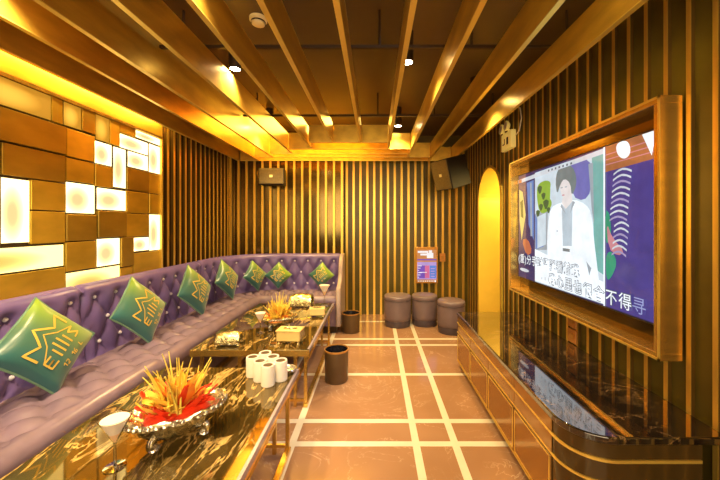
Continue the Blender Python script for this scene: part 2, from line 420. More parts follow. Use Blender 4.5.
# ------------------------------------------------------------------ lit feature panel on the left wall
K = 1.049
PX = -2.14
def pz(z): return 1.4 + (z - 1.4) * K
fw = thing('feature_panel', 'wall panel of brass squares and backlit cells above the purple sofa', 'wall panel', (XL, 2.2, 0.9))
def cell(y0, y1, z0, z1, kind, depth=0.0):
    y0 *= K; y1 *= K; z0, z1 = pz(z0), pz(z1)
    g = .005
    if kind in ('lit', 'lit_amber', 'painted_glow'):
        MB().box((PX - .006, y0 + g, z0 + g), (PX, y1 - g, z1 - g)).build('glowing_panel', M[kind], fw, world=True)
    else:
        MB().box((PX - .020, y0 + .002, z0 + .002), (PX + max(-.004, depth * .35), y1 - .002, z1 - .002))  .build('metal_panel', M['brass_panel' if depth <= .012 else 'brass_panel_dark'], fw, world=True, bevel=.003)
MB().box((XL + .001, 1.40 * K, .88), (PX - .0201, 3.084 * K, pz(2.235))).build('backing_board', M['dark'], fw, world=True)
# lit cells
for c in [(1.773, 1.922, 1.295, 1.665), (2.146, 2.368, 1.478, 1.690), (2.385, 2.663, 1.512, 1.680), (2.368, 2.521, 1.850, 2.02),
          (2.535, 2.663, 1.695, 2.017), (2.60, 2.922, 2.022, 2.138), (2.684, 2.922, 1.882, 2.018), (2.935, 3.084, 1.878, 2.14),
          (2.774, 3.084, 2.150, 2.215), (2.385, 2.60, 1.088, 1.30), (2.745, 2.935, 1.172, 1.295), (2.94, 3.084, 1.164, 1.50)]:
    cell(*c, 'lit')
cell(1.40, 2.132, 1.130, 1.277, 'lit_amber'); cell(2.146, 2.60, 0.90, 1.083, 'lit_amber')
# top cells lit from above, glow painted in as emission; metal folds between
for c in [(1.40, 1.60, 2.055, 2.215), (1.66, 2.05, 2.055, 2.215), (2.13, 2.26, 2.055, 2.215), (2.375, 2.50, 2.025, 2.215)]: cell(*c, 'painted_glow')
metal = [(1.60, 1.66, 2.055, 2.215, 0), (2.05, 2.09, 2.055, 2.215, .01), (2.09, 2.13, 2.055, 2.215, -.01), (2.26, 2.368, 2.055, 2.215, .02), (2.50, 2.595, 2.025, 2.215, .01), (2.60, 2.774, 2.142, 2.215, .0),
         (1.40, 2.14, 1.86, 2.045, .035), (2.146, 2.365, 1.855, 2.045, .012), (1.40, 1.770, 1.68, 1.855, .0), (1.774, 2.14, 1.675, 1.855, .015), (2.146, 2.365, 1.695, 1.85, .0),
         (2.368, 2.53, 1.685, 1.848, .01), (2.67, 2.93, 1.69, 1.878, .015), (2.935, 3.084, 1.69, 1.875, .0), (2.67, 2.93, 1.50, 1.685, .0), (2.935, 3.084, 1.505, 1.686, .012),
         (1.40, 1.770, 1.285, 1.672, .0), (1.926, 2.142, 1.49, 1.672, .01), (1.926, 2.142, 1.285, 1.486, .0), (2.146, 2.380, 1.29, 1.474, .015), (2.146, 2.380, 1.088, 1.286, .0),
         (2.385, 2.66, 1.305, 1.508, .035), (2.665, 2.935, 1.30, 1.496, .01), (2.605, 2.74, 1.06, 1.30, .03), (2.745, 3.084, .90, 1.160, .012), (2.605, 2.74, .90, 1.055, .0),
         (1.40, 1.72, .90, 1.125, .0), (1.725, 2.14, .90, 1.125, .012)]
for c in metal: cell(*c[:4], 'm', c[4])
MB().box((XL + .001, 3.084 * K, .90), (PX + .015, 3.084 * K + .025, pz(2.215))).build('edge_trim', M['brass_edge'], fw, world=True)
MB().box((XL + .001, 1.40 * K, pz(2.215)), (PX + .015, 3.084 * K + .025, pz(2.235))).build('edge_trim', M['brass'], fw, world=True)
MB().box((XL + .001, 1.40 * K, pz(2.238)), (PX - .004, 3.084 * K + .025, 2.74)).build('upper_fascia', M['brass_panel'], fw, world=True)

# ------------------------------------------------------------------ sofa
RB = 0.60
BX, BY = -1.965, 4.665            # foot line of the backrest
S0, XEND = 0.55, -0.50
L1 = (BY - RB) - S0; LA = RB * PI / 2; L2 = XEND - (BX + RB)
STOT = L1 + LA + L2
def sofa_frame(s):
    """point on the foot line of the backrest and the direction into the seat"""
    if s < L1: return (BX, S0 + s), (1, 0)
    if s < L1 + LA:
        a = PI - (s - L1) / RB; return (BX + RB + RB * math.cos(a), BY - RB + RB * math.sin(a)), (-math.cos(a), -math.sin(a))
    return (BX + RB + (s - L1 - LA), BY), (0, -1)
def sofa_pt(s, o, z):
    p, n = sofa_frame(s); return (p[0] + n[0] * o, p[1] + n[1] * o, z)
seams = [0.0, 2.24 - S0, 3.76 - S0, STOT]
TA, TB, TZ = 0.19, 0.32, 0.72
def sstep(a, b, x):
    t = max(0, min(1, (x - a) / (b - a))); return t * t * (3 - 2 * t)
def tuft(p, q):
    h = abs(math.sin(PI * p) * math.sin(PI * q)); return h ** 0.45
sofa = thing('sofa', 'long purple button-tufted leather corner sofa along left and back walls', 'sofa', (BX, 2.5, 0))
for k in range(3):
    s0, s1 = seams[k], seams[k + 1]
    n = max(8, int((s1 - s0) / 0.017)); rows = []
    prof = [('f', .44 + .0175 * i) for i in range(28)]
    for i in range(n + 1):
        s = s0 + (s1 - s0) * i / n
        edge = min(s - s0, s1 - s) if 0 < k or True else 1
        e = 1 - math.exp(-(edge / .018) ** 2)
        row = []
        for _, z in prof:
            o = -.012 - .055 * (z - .44) / .5
            fade = sstep(.44, .50, z) * (1 - sstep(.875, .93, z))
            hp = tuft(s / TA + (z - TZ) / TB, s / TA - (z - TZ) / TB)
            d = (.046 * hp - .020) * fade + .022 * (1 - fade)
            d = d * e - .015 * (1 - e)
            row.append(sofa_pt(s, o + d, z))
        for o, z in [(-.05, .943), (-.07, .968), (-.10, .985), (-.125, .98), (-.142, .955), (-.145, .30)]:
            row.append(sofa_pt(s, o, z - .012 * (1 - e)))
        rows.append(row)
    mb = MB(); mb.grid(rows)
    mb.add(rows[0], [tuple(range(len(rows[0])))]); mb.add(rows[-1], [tuple(range(len(rows[0])))])
    mb.build('backrest', M['leather'], sofa, True, True, angle=60)
SH = 0.48
for k in range(3):
    s0, s1 = seams[k], seams[k + 1]
    n = max(8, int((s1 - s0) / 0.02)); rows = []
    for i in range(n + 1):
        s = s0 + (s1 - s0) * i / n
        edge = min(s - s0, s1 - s); e = 1 - math.exp(-(edge / .018) ** 2)
        row = []
        for j in range(27):
            o = -.02 + .48 * j / 26
            fade = sstep(.0, .06, o) * (1 - sstep(.40, .455, o))
            # fewer folds on the tight inner corner
            cs = s / .19
            hp = tuft(cs + o / .24, cs - o / .24)
            d = (.050 * hp - .036) * fade
            row.append(sofa_pt(s, o, SH - .012 + .02 * sstep(0, .15, o) + d - .012 * (1 - e)))
        for o, z in [(.485, .478), (.506, .462), (.517, .435), (.518, .40), (.512, .375), (.500, .365), (.498, .10)]:
            row.append(sofa_pt(s, o, z - .008 * (1 - e)))
        rows.append(row)
    mb = MB(); mb.grid(rows)
    bot = [sofa_pt(s0, -.02, .10), sofa_pt(s1, -.02, .10)]
    mb.add(rows[0] + [bot[0]], [tuple(range(len(rows[0]) + 1))]); mb.add(rows[-1] + [bot[1]], [tuple(range(len(rows[0]) + 1))])
    mb.build('seat', M['leather_seat'], sofa, True, True, angle=60)
rows = [[sofa_pt(STOT * i / 80, .45, z) for z in (0, .11)] for i in range(81)]
MB().grid(rows).build('plinth', M['dark'], sofa, False, True)
# buttons
bmesh0 = MB().lathe([(.0, .012), (.009, .009), (.0145, .0), (.012, -.012)], 12, cap0=False).mesh('button', M['button'], True)
for r_ in (-1, 0, 1):
    z = TZ + r_ * TB / 2
    kk = 0
    while True:
        s = (kk + (0.5 if r_ % 2 else 0.0)) * TA; kk += 1
        if s > STOT - .05: break
        if min(abs(s - q) for q in seams) < .05: continue
        p, nn = sofa_frame(s)
        if p[1] < 1.15: continue
        o = -.012 - .055 * (z - .44) / .5 - .006
        P = Vector(sofa_pt(s, o, z)) - sofa.location
        ob = bpy.data.objects.new('button', bmesh0); COL.objects.link(ob); ob.parent = sofa; ob.location = P
        ob.rotation_euler = Vector((nn[0], nn[1], .1)).to_track_quat('Z', 'Y').to_euler()
# end arm
poly = [(4.13, .10), (4.80, .10), (4.80, .985), (4.66, .985)] + [(4.66 - .24 * math.sin(PI / 2 * i / 8) - .02, .985 - .27 * (1 - math.cos(PI / 2 * i / 8))) for i in range(1, 9)] + [(4.30, .64), (4.17, .60), (4.13, .56)]
MB().prism(poly, -.498, -.44, axis='x').build('arm', M['leather_pale'], sofa, True, True, bevel=.015, seg=3, angle=50, label='pale taupe rounded end arm')

# ------------------------------------------------------------------ cushions
def cushion_mesh():
    """square cushion, face towards +Z, thickness along Z; side S"""
    S, n = .385, 22; rows_t = []; rows_b = []
    mb = MB()
    for sgn in (1, -1):
        rows = []
        for i in range(n + 1):
            r = []
            for j in range(n + 1):
                u = -1 + 2 * i / n; v = -1 + 2 * j / n
                h = max(0, (1 - abs(u) ** 2.4) * (1 - abs(v) ** 2.4)) ** 0.55
                pin = 1 - .07 * (1 - u * u) * abs(v) ** 3; pin2 = 1 - .07 * (1 - v * v) * abs(u) ** 3
                wr = .004 * math.sin(9 * u + 4 * v) * (1 - h)
                r.append((u * S / 2 * pin2, v * S / 2 * pin, sgn * (.068 * h + .004 + wr)))
            rows.append(r)
        mb.grid(rows)
    return mb
def cush_h(x, y):
    S = .385; u, v = x / (S / 2), y / (S / 2)
    h = max(0, (1 - abs(u) ** 2.4) * (1 - abs(v) ** 2.4)) ** 0.55
    return .068 * h + .004 + .004 * math.sin(9 * u + 4 * v) * (1 - h)
def stroke(lines, w):
    mb = MB()
    for pts in lines:
        out = []
        for (a, b) in zip(pts[:-1], pts[1:]):
            for t in range(6): out.append((a[0] + (b[0] - a[0]) * t / 6, a[1] + (b[1] - a[1]) * t / 6))
        out.append(pts[-1]); rows = [[], []]
        for i, p in enumerate(out):
            q0 = out[max(i - 1, 0)]; q1 = out[min(i + 1, len(out) - 1)]
            dx, dy = q1[0] - q0[0], q1[1] - q0[1]; l = math.hypot(dx, dy) or 1; px, py = -dy / l * w, dx / l * w
            for r_, sg in zip(rows, (1, -1)):
                x, y = p[0] + px * sg, p[1] + py * sg; r_.append((x, y, cush_h(x, y) + .0025))
        mb.grid(rows)
    return mb
STROKES = [('crown', [[(-.125, .01), (-.125, .085), (-.06, .05), (0, .125), (.06, .05), (.125, .085), (.125, .01)]], .0055),
           ('inner_crown', [[(-.12, -.02), (-.045, .025), (.0, .075), (.045, .025), (.12, -.02)]], .003),
           ('letter', [[(-.075, -.02), (-.12, -.02), (-.12, -.045), (-.08, -.045), (-.12, -.045), (-.12, -.07), (-.075, -.07)]], .0045)]
STROKES += [('letter_bar', [[(x, -.005 if abs(x) > .03 else .015), (x, -.07)]], .005) for x in (-.045, -.015, .015, .045)]
STROKES += [('letter', [[(.12, -.02), (.075, -.02), (.115, -.07), (.075, -.07)]], .005),
            ('lettering', [[(-.08, -.112), (-.07, -.104), (-.07, -.13)], [(-.06, -.106), (-.045, -.106), (-.045, -.116), (-.06, -.130), (-.045, -.130)],
                           [(-.01, -.112), (.0, -.104), (.0, -.13)], [(.022, -.104), (.01, -.112), (.01, -.130), (.022, -.130), (.022, -.118), (.01, -.118)],
                           [(.06, -.104), (.06, -.130), (.075, -.130)]], .0025)]
cush_me = cushion_mesh()
def make_cushion(label):
    t = thing('throw_cushion', label, 'cushion', (0, 0, 0), 0, 'green cushions on the sofa')
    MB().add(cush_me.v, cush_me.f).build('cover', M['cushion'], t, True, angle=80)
    for nm, ls, w in STROKES: stroke(ls, w).build(nm, M['emblem'], t)
    S = .385; pts = []
    for k in range(4):
        for j in range(14):
            u = -1 + 2 * j / 14; p = 1 - .07 * (1 - u * u)
            pts.append([(u, -p), (p, u), (-u, p), (-p, -u)][k])
    MB().tube([(a * S / 2, b * S / 2, 0) for a, b in pts], .0065, 6, closed=True).build('piping', M['piping'], t, True)
    return t
def place(o, loc, nrm, roll):
    """face normal nrm; roll turns the emblem's up direction in the face plane (0 = upright)"""
    n = Vector(nrm).normalized(); up = Vector((0, 0, 1)); right = up.cross(n).normalized(); up = n.cross(right)
    c, s_ = math.cos(roll), math.sin(roll)
    xx = right * c + up * s_; yy = -right * s_ + up * c
    o.rotation_euler = Matrix((xx, yy, n)).transposed().to_euler(); o.location = loc
cpos = [((-1.815, 1.79, .735), (1, -.10, .36), .70, 1.0, 'green cushion with gold crown emblem, nearest the camera end of the sofa'),
        ((-1.83, 2.54, .735), (1, -.06, .34), .74, 1.0, 'green cushion with gold crown emblem below the lit cells, second along from the near end'),
        ((-1.83, 3.31, .735), (1, -.06, .32), .78, 1.0, 'green cushion with gold crown emblem, third along from the near end of the sofa'),
        ((-1.83, 4.02, .73), (1, -.10, .30), .80, .95, 'green cushion just before the sofa corner, fourth along from the near end'),
        ((-1.64, 4.45, .71), (1, -.45, .30), .78, .78, 'green cushion leaning inside the curved sofa corner'),
        ((-1.35, 4.545, .70), (.25, -1, .30), .78, .68, 'yellow-green cushion on the back run beside the sofa corner'),
        ((-.75, 4.55, .70), (-.1, -1, .30), .78, .68, 'dark green cushion beside the pale end arm of the sofa')]
c0 = None
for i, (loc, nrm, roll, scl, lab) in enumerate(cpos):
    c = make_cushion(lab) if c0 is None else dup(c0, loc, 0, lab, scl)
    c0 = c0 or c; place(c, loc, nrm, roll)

# ------------------------------------------------------------------ tables
TZ0, TTH = 0.45, 0.035
def make_table(y0, y1, label, x0=-1.405, x1=-.505):
    t = thing('coffee_table', label, 'table', ((x0 + x1) / 2, (y0 + y1) / 2, 0), 0, 'black marble coffee tables')
    MB().box((x0, y0, TZ0 - TTH), (x1, y1, TZ0)).build('tabletop', M['table'], t, world=True, bevel=.004)
    e = .003
    for xa, xb in ((x1 - .014, x1 + e),):
        MB().box((xa, y0 + .02, TZ0 - TTH + .004), (xb, y1 - .02, TZ0 + .001)).build('edge_highlight', M['edge_highlight'], t, world=True, bevel=.003, label='pale lilac grey strip painting the highlight on the table edge')
    mb = MB()
    mb.box((x0 - e, y0 - e, TZ0 - TTH - .014), (x1 + e, y0 + .02, TZ0 - .003)); mb.box((x0 - e, y1 - .02, TZ0 - TTH - .014), (x1 + e, y1 + e, TZ0 - .003))
    mb.box((x0, y0, TZ0 - TTH - .020), (x0 + .02, y1, TZ0 - TTH)); mb.box((x1 - .02, y0, TZ0 - TTH - .020), (x1, y1, TZ0 - TTH))
    mb.build('edge_frame', M['brass'], t, world=True)
    for y in (y0 + .04, y1 - .18):
        for x in (x0 + .07, x0 + .36, x1 - .11, x1 - .03):
            MB().box((x - .011, y - .011, .0), (x + .011, y + .011, TZ0 - TTH)).build('leg', M['brass'], t, world=True)
    for x in (x0 + .07, x1 - .11):
        MB().box((x - .010, y0 + .04, .17), (x + .010, y1 - .18, .19)).build('stretcher', M['brass'], t, world=True)
    for x in (x0 + .07, x1 - .03):
        MB().box((x - .016, y0 + .02, 0.001), (x + .016, y1 - .16, .03)).build('runner', M['brass'], t, world=True)
    for y in (y0 + .04, y1 - .18):
        MB().box((x1 - .17, y - .009, .04), (x1 - .03, y + .009, .058)).build('stretcher', M['brass'], t, world=True)
    return t
make_table(0.62, 2.17, 'near black marble coffee table with gold frame holding the red flower bowl')
make_table(2.47, 3.95, 'far black marble coffee table with gold frame and several ornate tissue boxes')

# ------------------------------------------------------------------ ornate bowl + flower arrangement
def bowl_parts(t):
    fn = lambda a, j: 1 + .035 * math.sin(16 * a + j) + .02 * math.sin(7 * a)
    prof = [(.0, .030), (.06, .030), (.105, .040), (.142, .070), (.150, .095), (.168, .118), (.180, .130), (.172, .137), (.155, .125), (.10, .085), (.0, .065)]
    MB().lathe(prof, 72, sx=1.05, sy=.72, fn=fn, cap0=False, cap1=False).build('body', M['silver'], t, True, angle=70)
    pts = [(.184 * math.cos(a) * 1.05, .184 * math.sin(a) * .72, .132 + .008 * math.sin(9 * a)) for a in [2 * PI * i / 90 for i in range(90)]]
    mb = MB(); mb.tube(pts, .010, 6, closed=True)
    for i in range(40):
        a = 2 * PI * i / 40
        mb.lathe([(.0, -.012), (.010, -.006), (.012, .002), (.006, .011), (.0, .012)], 8, (.187 * math.cos(a) * 1.05, .187 * math.sin(a) * .72, .126), cap0=False, cap1=False)
    mb.build('scrolled_rim', M['silver'], t, True)
    for i in range(4):
        a = PI / 4 + i * PI / 2; cx, cy = .12 * math.cos(a), .085 * math.sin(a)
        pts = []
        for k in range(15):
            th = k / 14; ang = 2.6 * PI * th
            rr = .028 * (1 - .55 * th)
            pts.append((cx * (1 + .22 * math.sin(PI * th)), cy * (1 + .22 * math.sin(PI * th)), .052 * (1 - th) + .018))
        mb = MB(); mb.tube(pts, [.017 - .004 * math.sin(PI * k / 14) for k in range(15)], 8)
        mb.lathe([(.0, -.013), (.012, -.009), (.018, 0), (.012, .010), (.0, .014)], 10, (cx * 1.12, cy * 1.12, .0145), cap0=False, cap1=False)
        mb.build('foot', M['silver'], t, True)
bowl = thing('serving_bowl', 'ornate oval silver footed bowl on the near marble table', 'bowl', (-.885, 1.46, TZ0), math.radians(38), 'silver footed bowls')
bowl_parts(bowl)
def petal(L, W, curl, lift):
    rows = []
    for i in range(9):
        t = i / 8; w = W * math.sin(PI * (t * .86 + .10)) ** .8
        x = L * t; z = lift * t + curl * t * t
        rows.append([(x, w * v, z + .35 * w * v * v + .005 * math.sin(7 * t + 5 * v)) for v in (-1, -.5, 0, .5, 1)])
    return MB().grid(rows)
def arrangement(label, loc, rz, seed, pal, scale=1):
    rnd = random.Random(seed)
    t = thing('flower_arrangement', label, 'flower arrangement', loc, rz, 'flower arrangements in bowls'); t.scale = (scale,) * 3
    MB().lathe([(.13, -.01), (.12, .005), (.08, .025), (.0, .03)], 24, sx=1.0, sy=.68, cap1=False).build('filling', M[pal[0][0]], t, True)
    k = 0
    for ring, (n, rad, L, W, lift) in enumerate([(17, .070, .095, .030, .035), (15, .045, .090, .028, .065), (11, .015, .080, .024, .085)]):
        for i in range(n):
            a = 2 * PI * (i + .4 * ring) / n + rnd.uniform(-.12, .12)
            mb = petal(L * rnd.uniform(.85, 1.12), W * rnd.uniform(.85, 1.2), rnd.uniform(-.02, .05), lift * rnd.uniform(.7, 1.3))
            mt = Matrix.Translation((rad * math.cos(a), rad * .7 * math.sin(a), .01 + .018 * ring)) @ Matrix.Rotation(a, 4, 'Z') @ Matrix.Rotation(rnd.uniform(-.35, .35), 4, 'X')
            mb.xf(Matrix.Diagonal((1.0, .78, 1, 1)) @ mt)
            c = rnd.choice(pal[ring])
            o = mb.build('petal', M[c], t, True)
    for i in range(34):
        a = rnd.uniform(0, 2 * PI); r0 = rnd.uniform(0, .10); r1 = r0 + rnd.uniform(.01, .11)
        h = rnd.uniform(.14, .25) * (1 - .25 * (r0 / .1)); b2 = rnd.uniform(-.04, .04)
        pts = []
        for j in range(8):
            th = j / 7; rr = r0 + (r1 - r0) * th ** 1.5
            pts.append((rr * math.cos(a + b2 * 8 * th), rr * .75 * math.sin(a + b2 * 8 * th), .02 + h * th))
        MB().tube(pts, [.0065 - .0048 * (j / 7) for j in range(8)], 6).build('stem', M['stick'] if i % 3 else M['yellow'], t, True)
    return t
fa = arrangement('red and orange flower arrangement with yellow spikes in the near silver bowl', (-.885, 1.46, TZ0 + .115), math.radians(38), 3, [['red', 'red', 'red', 'yellow'], ['red', 'orange', 'yellow', 'yellow'], ['yellow', 'orange', 'yellow', 'red']])
dup(bowl, (-.88, 2.98, TZ0), math.radians(20), 'ornate silver footed bowl on the far table behind the tissue boxes', .82)
arrangement('yellow and orange spiky flower arrangement on the far marble table', (-.88, 2.98, TZ0 + .095), math.radians(75), 9, [['orange', 'yellow', 'yellow'], ['yellow', 'yellow', 'orange'], ['yellow']], .95)

# ------------------------------------------------------------------ cocktail glasses
def make_glass(loc, label):
    t = thing('martini_glass', label, 'cocktail glass', loc, 0, 'filled martini glasses')
    MB().lathe([(.0, .0), (.038, .0), (.038, .003), (.006, .008), (.0045, .09), (.007, .098)], 32, cap1=False).build('stem_and_foot', M['glass'], t, True)
    MB().lathe([(.006, .097), (.054, .195), (.0525, .195), (.0045, .100)], 40, cap0=False, cap1=False).build('cone', M['glass'], t, True)
    MB().lathe([(.003, .1005), (.0205, .136), (.0, .136)], 32, cap1=False).build('lower_drink', M['peach'], t, True, label='peach coloured bottom layer of the drink')
    MB().lathe([(.0205, .1362), (.0475, .190), (.0, .190)], 32, cap1=False).build('upper_drink', M['cocktail'], t, True, label='milky white top layer of the drink')
    return t
g0 = make_glass((-1.02, 1.275, TZ0), 'martini glass of milky cocktail beside the near silver bowl')
dup(g0, (-1.005, 2.85, TZ0), 0, 'martini glass of pale cocktail in front of the far flower arrangement', .95)
dup(g0, (-.59, 3.80, TZ0), 0, 'martini glass at the far end of the far table against the slatted wall', 1.3)

# ------------------------------------------------------------------ tissue boxes
def make_tissue(loc, rz, label, dome=False, scale=1):
    t = thing('tissue_box', label, 'tissue box', loc, rz, 'ornate tissue boxes'); t.scale = (scale,) * 3
    w, d, h = .20, .125, .085
    if dome:
        rows = []
        for i in range(13):
            th = i / 12 * PI
            rows.append([(u * w / 2 * (1 - .12 * abs(u) ** 6), -math.cos(th) * d / 2, .02 + h * (math.sin(th) ** .5) * (1 - .22 * u * u) + .004 * math.sin(11 * u + 5 * th)) for u in [-1 + 2 * k / 16 for k in range(17)]])
        MB().grid(rows).add(rows[0], []).build('shell', M['giltsilver'], t, True)
        MB().box((-w / 2 + .01, -d / 2 + .004, .012), (w / 2 - .01, d / 2 - .004, .024)).build('base', M['silver'], t, bevel=.004)
    else:
        MB().box((-w / 2, -d / 2, .028), (w / 2, d / 2, .028 + h)).build('shell', [M['creamgold']], t, bevel=.008, seg=3)
        MB().box((-w / 2 - .006, -d / 2 - .006, .024 + h), (w / 2 + .006, d / 2 + .006, .034 + h)).build('lid', M['creamgold'], t, bevel=.004)
        MB().box((w / 2, -d / 2 + .006, .03), (w / 2 + .006, d / 2 - .006, .024 + h)).build('side_plate', M['silver'], t, bevel=.003, label='silver ornate end plate')
        mb = MB(); mb.tube([(.055 * math.cos(a), .028 * math.sin(a), .035 + h) for a in [2 * PI * i / 32 for i in range(32)]], .005, 6, closed=True)
        mb.build('slot_rim', M['giltsilver'], t, True)
        MB().lathe([(.0, .0351 + h), (1.0, .0351 + h)], 32, sx=.052, sy=.026, cap0=False, cap1=False).build('slot', M['cup_top'], t)
    for sx in (-1, 1):
        for sy in (-1, 1):
            MB().lathe([(.010, .0), (.016, .006), (.011, .016), (.014, .030)], 10, (sx * (w / 2 - .018), sy * (d / 2 - .018), 0)).build('foot', M['giltsilver'], t, True)
    return t
make_tissue((-1.16, 2.59, TZ0), math.radians(6), 'domed ornate gilt tissue box at the sofa side of the far table', True)
make_tissue((-.685, 2.63, TZ0), math.radians(-4), 'cream gold tissue box with oval slot near the aisle corner of the far table', scale=.95)
make_tissue((-.60, 3.38, TZ0), math.radians(8), 'small cream tissue box further along the aisle edge of the far table', scale=.75)
make_tissue((-.86, 3.80, TZ0), math.radians(0), 'domed gold tissue box at the back end of the far table', True, 1.45)

# ------------------------------------------------------------------ dice cups
def make_cup(loc, label):
    t = thing('dice_cup', label, 'dice cup', loc, 0, 'white dice cups')
    MB().lathe([(.037, .0), (.040, .004), (.040, .116), (.038, .121), (.030, .121), (.028, .115), (.0, .115)], 36, cap1=False).build('shell', M['white_cup'], t, True, angle=35)
    MB().lathe([(.0275, .116), (.0275, .119), (.015, .119), (.013, .117), (.0, .117)], 24, cap0=False, cap1=False).build('inset', M['cup_top'], t, True)
    return t
cu = Vector((-.068, .060)); cv = Vector((.056, .066)); base = Vector((-.635, 1.93))
names = [['white dice cup at the front corner of the cluster of six', 'white dice cup on the sofa side middle of the cluster', 'white dice cup at the sofa side end of the cluster'],
         ['white dice cup on the aisle side of the cluster of six', 'white dice cup at the rear middle of the cluster', 'white dice cup at the rear corner of the cluster, farthest back']]
p0 = None
for a in range(2):
    for b2 in range(3):
        P = base + cu * b2 + cv * a
        if p0 is None: p0 = make_cup((P.x, P.y, TZ0), names[a][b2])
        else: dup(p0, (P.x, P.y, TZ0), 0, names[a][b2])
# small ornate ashtray beside the cups
t = thing('ashtray', 'small ornate silver dish beside the dice cups', 'ashtray', (-.555, 2.10, TZ0))
MB().lathe([(.0, .0), (.032, .0), (.042, .012), (.046, .026), (.040, .027), (.034, .012), (.0, .008)], 28, cap0=False, cap1=False, fn=lambda a, j: 1 + .05 * math.sin(8 * a)).build('dish', M['silver'], t, True)
MB().tube([(.045 * math.cos(a), .045 * math.sin(a), .027) for a in [2 * PI * i / 28 for i in range(28)]], .004, 6, closed=True).build('rim', M['silver'], t, True)

# ------------------------------------------------------------------ bins
def make_bin(loc, label, r, h):
    t = thing('waste_bin', label, 'waste bin', loc, 0, 'round waste bins')
    MB().lathe([(r * .93, 0), (r * .95, .004), (r, h * .96), (r * .96, h * .96), (r * .9, .012), (.0, .012)], 40, cap1=False).build('body', M['bin'], t, True)
    MB().lathe([(r * 1.01, h * .95), (r * 1.02, h), (r * .965, h), (r * .96, h * .86)], 40, cap0=False, cap1=False).build('rim_band', M['woodgold'], t, True)
    MB().lathe([(r * .95, h * .97), (r * .9, h * .8), (r * .82, h * .45), (.0, h * .35)], 40, cap0=False, cap1=False, fn=lambda a, j: 1 - .05 * abs(math.sin(6 * a + j))).build('bag_liner', M['bag'], t, True)
    return t
make_bin((-.348, 2.94, 0), 'dark brown round bin with bag liner beside the near end of the far table', .108, .285)
make_bin((-.318, 4.28, 0), 'dark brown round bin near the slatted back wall', .118, .25)

# ------------------------------------------------------------------ ottomans
def make_ott(loc, r, h, label):
    t = thing('ottoman', label, 'ottoman', loc, 0, 'round ottomans')
    MB().lathe([(r * .93, 0), (r * .95, .01), (r * .95, .075), (r * .93, .085)], 40).build('base_band', M['ott_dark'], t, True)
    MB().lathe([(r * .93, .085), (r * .985, .095), (r, .13), (r, h - .075), (r * .985, h - .062)], 40, cap0=False, cap1=False).build('body', M['ott'], t, True, angle=60)
    MB().lathe([(r * .985, h - .062), (r * 1.01, h - .05), (r * 1.0, h - .02), (r * .94, h - .003), (r * .6, h + .006), (.0, h + .008)], 40, cap0=False, cap1=False).build('seat_cushion', M['ott'], t, True, angle=60)
    MB().tube([(r * 1.0 * math.cos(a), r * 1.0 * math.sin(a), h - .062) for a in [2 * PI * i / 40 for i in range(40)]], .006, 6, closed=True).build('piping', M['ott_dark'], t, True)
    return t
make_ott((.315, 4.56, 0), .188, .425, 'mauve grey round ottoman at the aisle end of the row of three')
make_ott((.70, 4.60, 0), .180, .420, 'mauve grey round ottoman in the middle of the row of three')
make_ott((1.00, 4.27, 0), .178, .420, 'mauve grey round ottoman closest to the screen counter')

# ------------------------------------------------------------------ screen counter
CX0, CY0, CY1 = .82, 1.325, 3.22
CZ = .54
tvc = thing('media_counter', 'long low copper cabinet with black glossy top under the wall screen', 'counter', (1.1, 2.3, 0))
def outline(off, r=.17):
    x0 = CX0 - off; y0 = CY0 - off
    return [(XR - .028, y0), (XR - .028, CY1), (x0, CY1)] + [(x0, y0 + r + off)] + arc(x0 + r + off, y0 + r + off, r + off, PI, 1.5 * PI, 12)[1:]
def front_path(off, r=.17, xend=1.33):
    x0 = CX0 - off; y0 = CY0 - off
    return [(x0, CY1)] + [(x0, y0 + r + off)] + arc(x0 + r + off, y0 + r + off, r + off, PI, 1.5 * PI, 12)[1:] + [(xend, y0)]
def outl2(off, xend=1.335, r=.17):
    return [(xend, CY0 - off)] + [(xend, CY1), (CX0 - off, CY1)] + front_path(off, r, xend)[1:-1]
MB().prism(outline(.012, .17), CZ - .033, CZ).build('countertop', M['counter'], tvc, True, True, bevel=.006, angle=30)
MB().prism(outl2(0), .055, CZ - .033).build('carcass', [M['cab_dark']], tvc, True, True, angle=30)
MB().prism(outl2(-.03), 0, .055).build('plinth', M['dark'], tvc, True, True, angle=30)
def band(h0, h1, off=.004):
    p = front_path(off); return MB().ribbon(p, h0, h1, 0)
for h0, h1 in [(.430, .442), (.338, .348), (.055, .068)]:
    mb = MB(); p = front_path(.006); mb.ribbon(p, h0, h1, 0)
    q = front_path(.0)
    mb.grid([[(x, y, h1) for x, y in p], [(x, y, h1) for x, y in q]]); mb.grid([[(x, y, h0) for x, y in p], [(x, y, h0) for x, y in q]])
    mb.build('gold_band', M['brass_edge'], tvc, False, True)
db = [1.50, 1.905, 2.34, 2.775, 3.205]
for y0, y1 in zip(db[:-1], db[1:]):
    for za, zb in ((.349, .429), (.443, .504)):
        MB().box((CX0 - .005, y0 + .003, za), (CX0 - .0005, y1 - .003, zb)).build('drawer_front', M['cab'], tvc, world=True, bevel=.002)
    d = MB().box((CX0 - .008, y0 + .006, .075), (CX0 - .0005, y1 - .006, .330)).build('door', M['cab'], tvc, world=True, bevel=.003)
    mb = MB(); x = CX0 - .0095; w = .007
    for a, b2 in [((y0 + .012, .320), (y1 - .012, .320 + w)), ((y0 + .012, .08), (y1 - .012, .08 + w)), ((y0 + .012, .08), (y0 + .012 + w, .327)), ((y1 - .012 - w, .08), (y1 - .012, .327))]:
        mb.box((x, a[0], a[1]), (x + .004, b2[0], b2[1]))
    L = tvc.location
    mb.v = [(v[0] - L[0], v[1] - L[1], v[2] - L[2]) for v in mb.v]
    mb.build('inlay', M['brass_edge'], d)

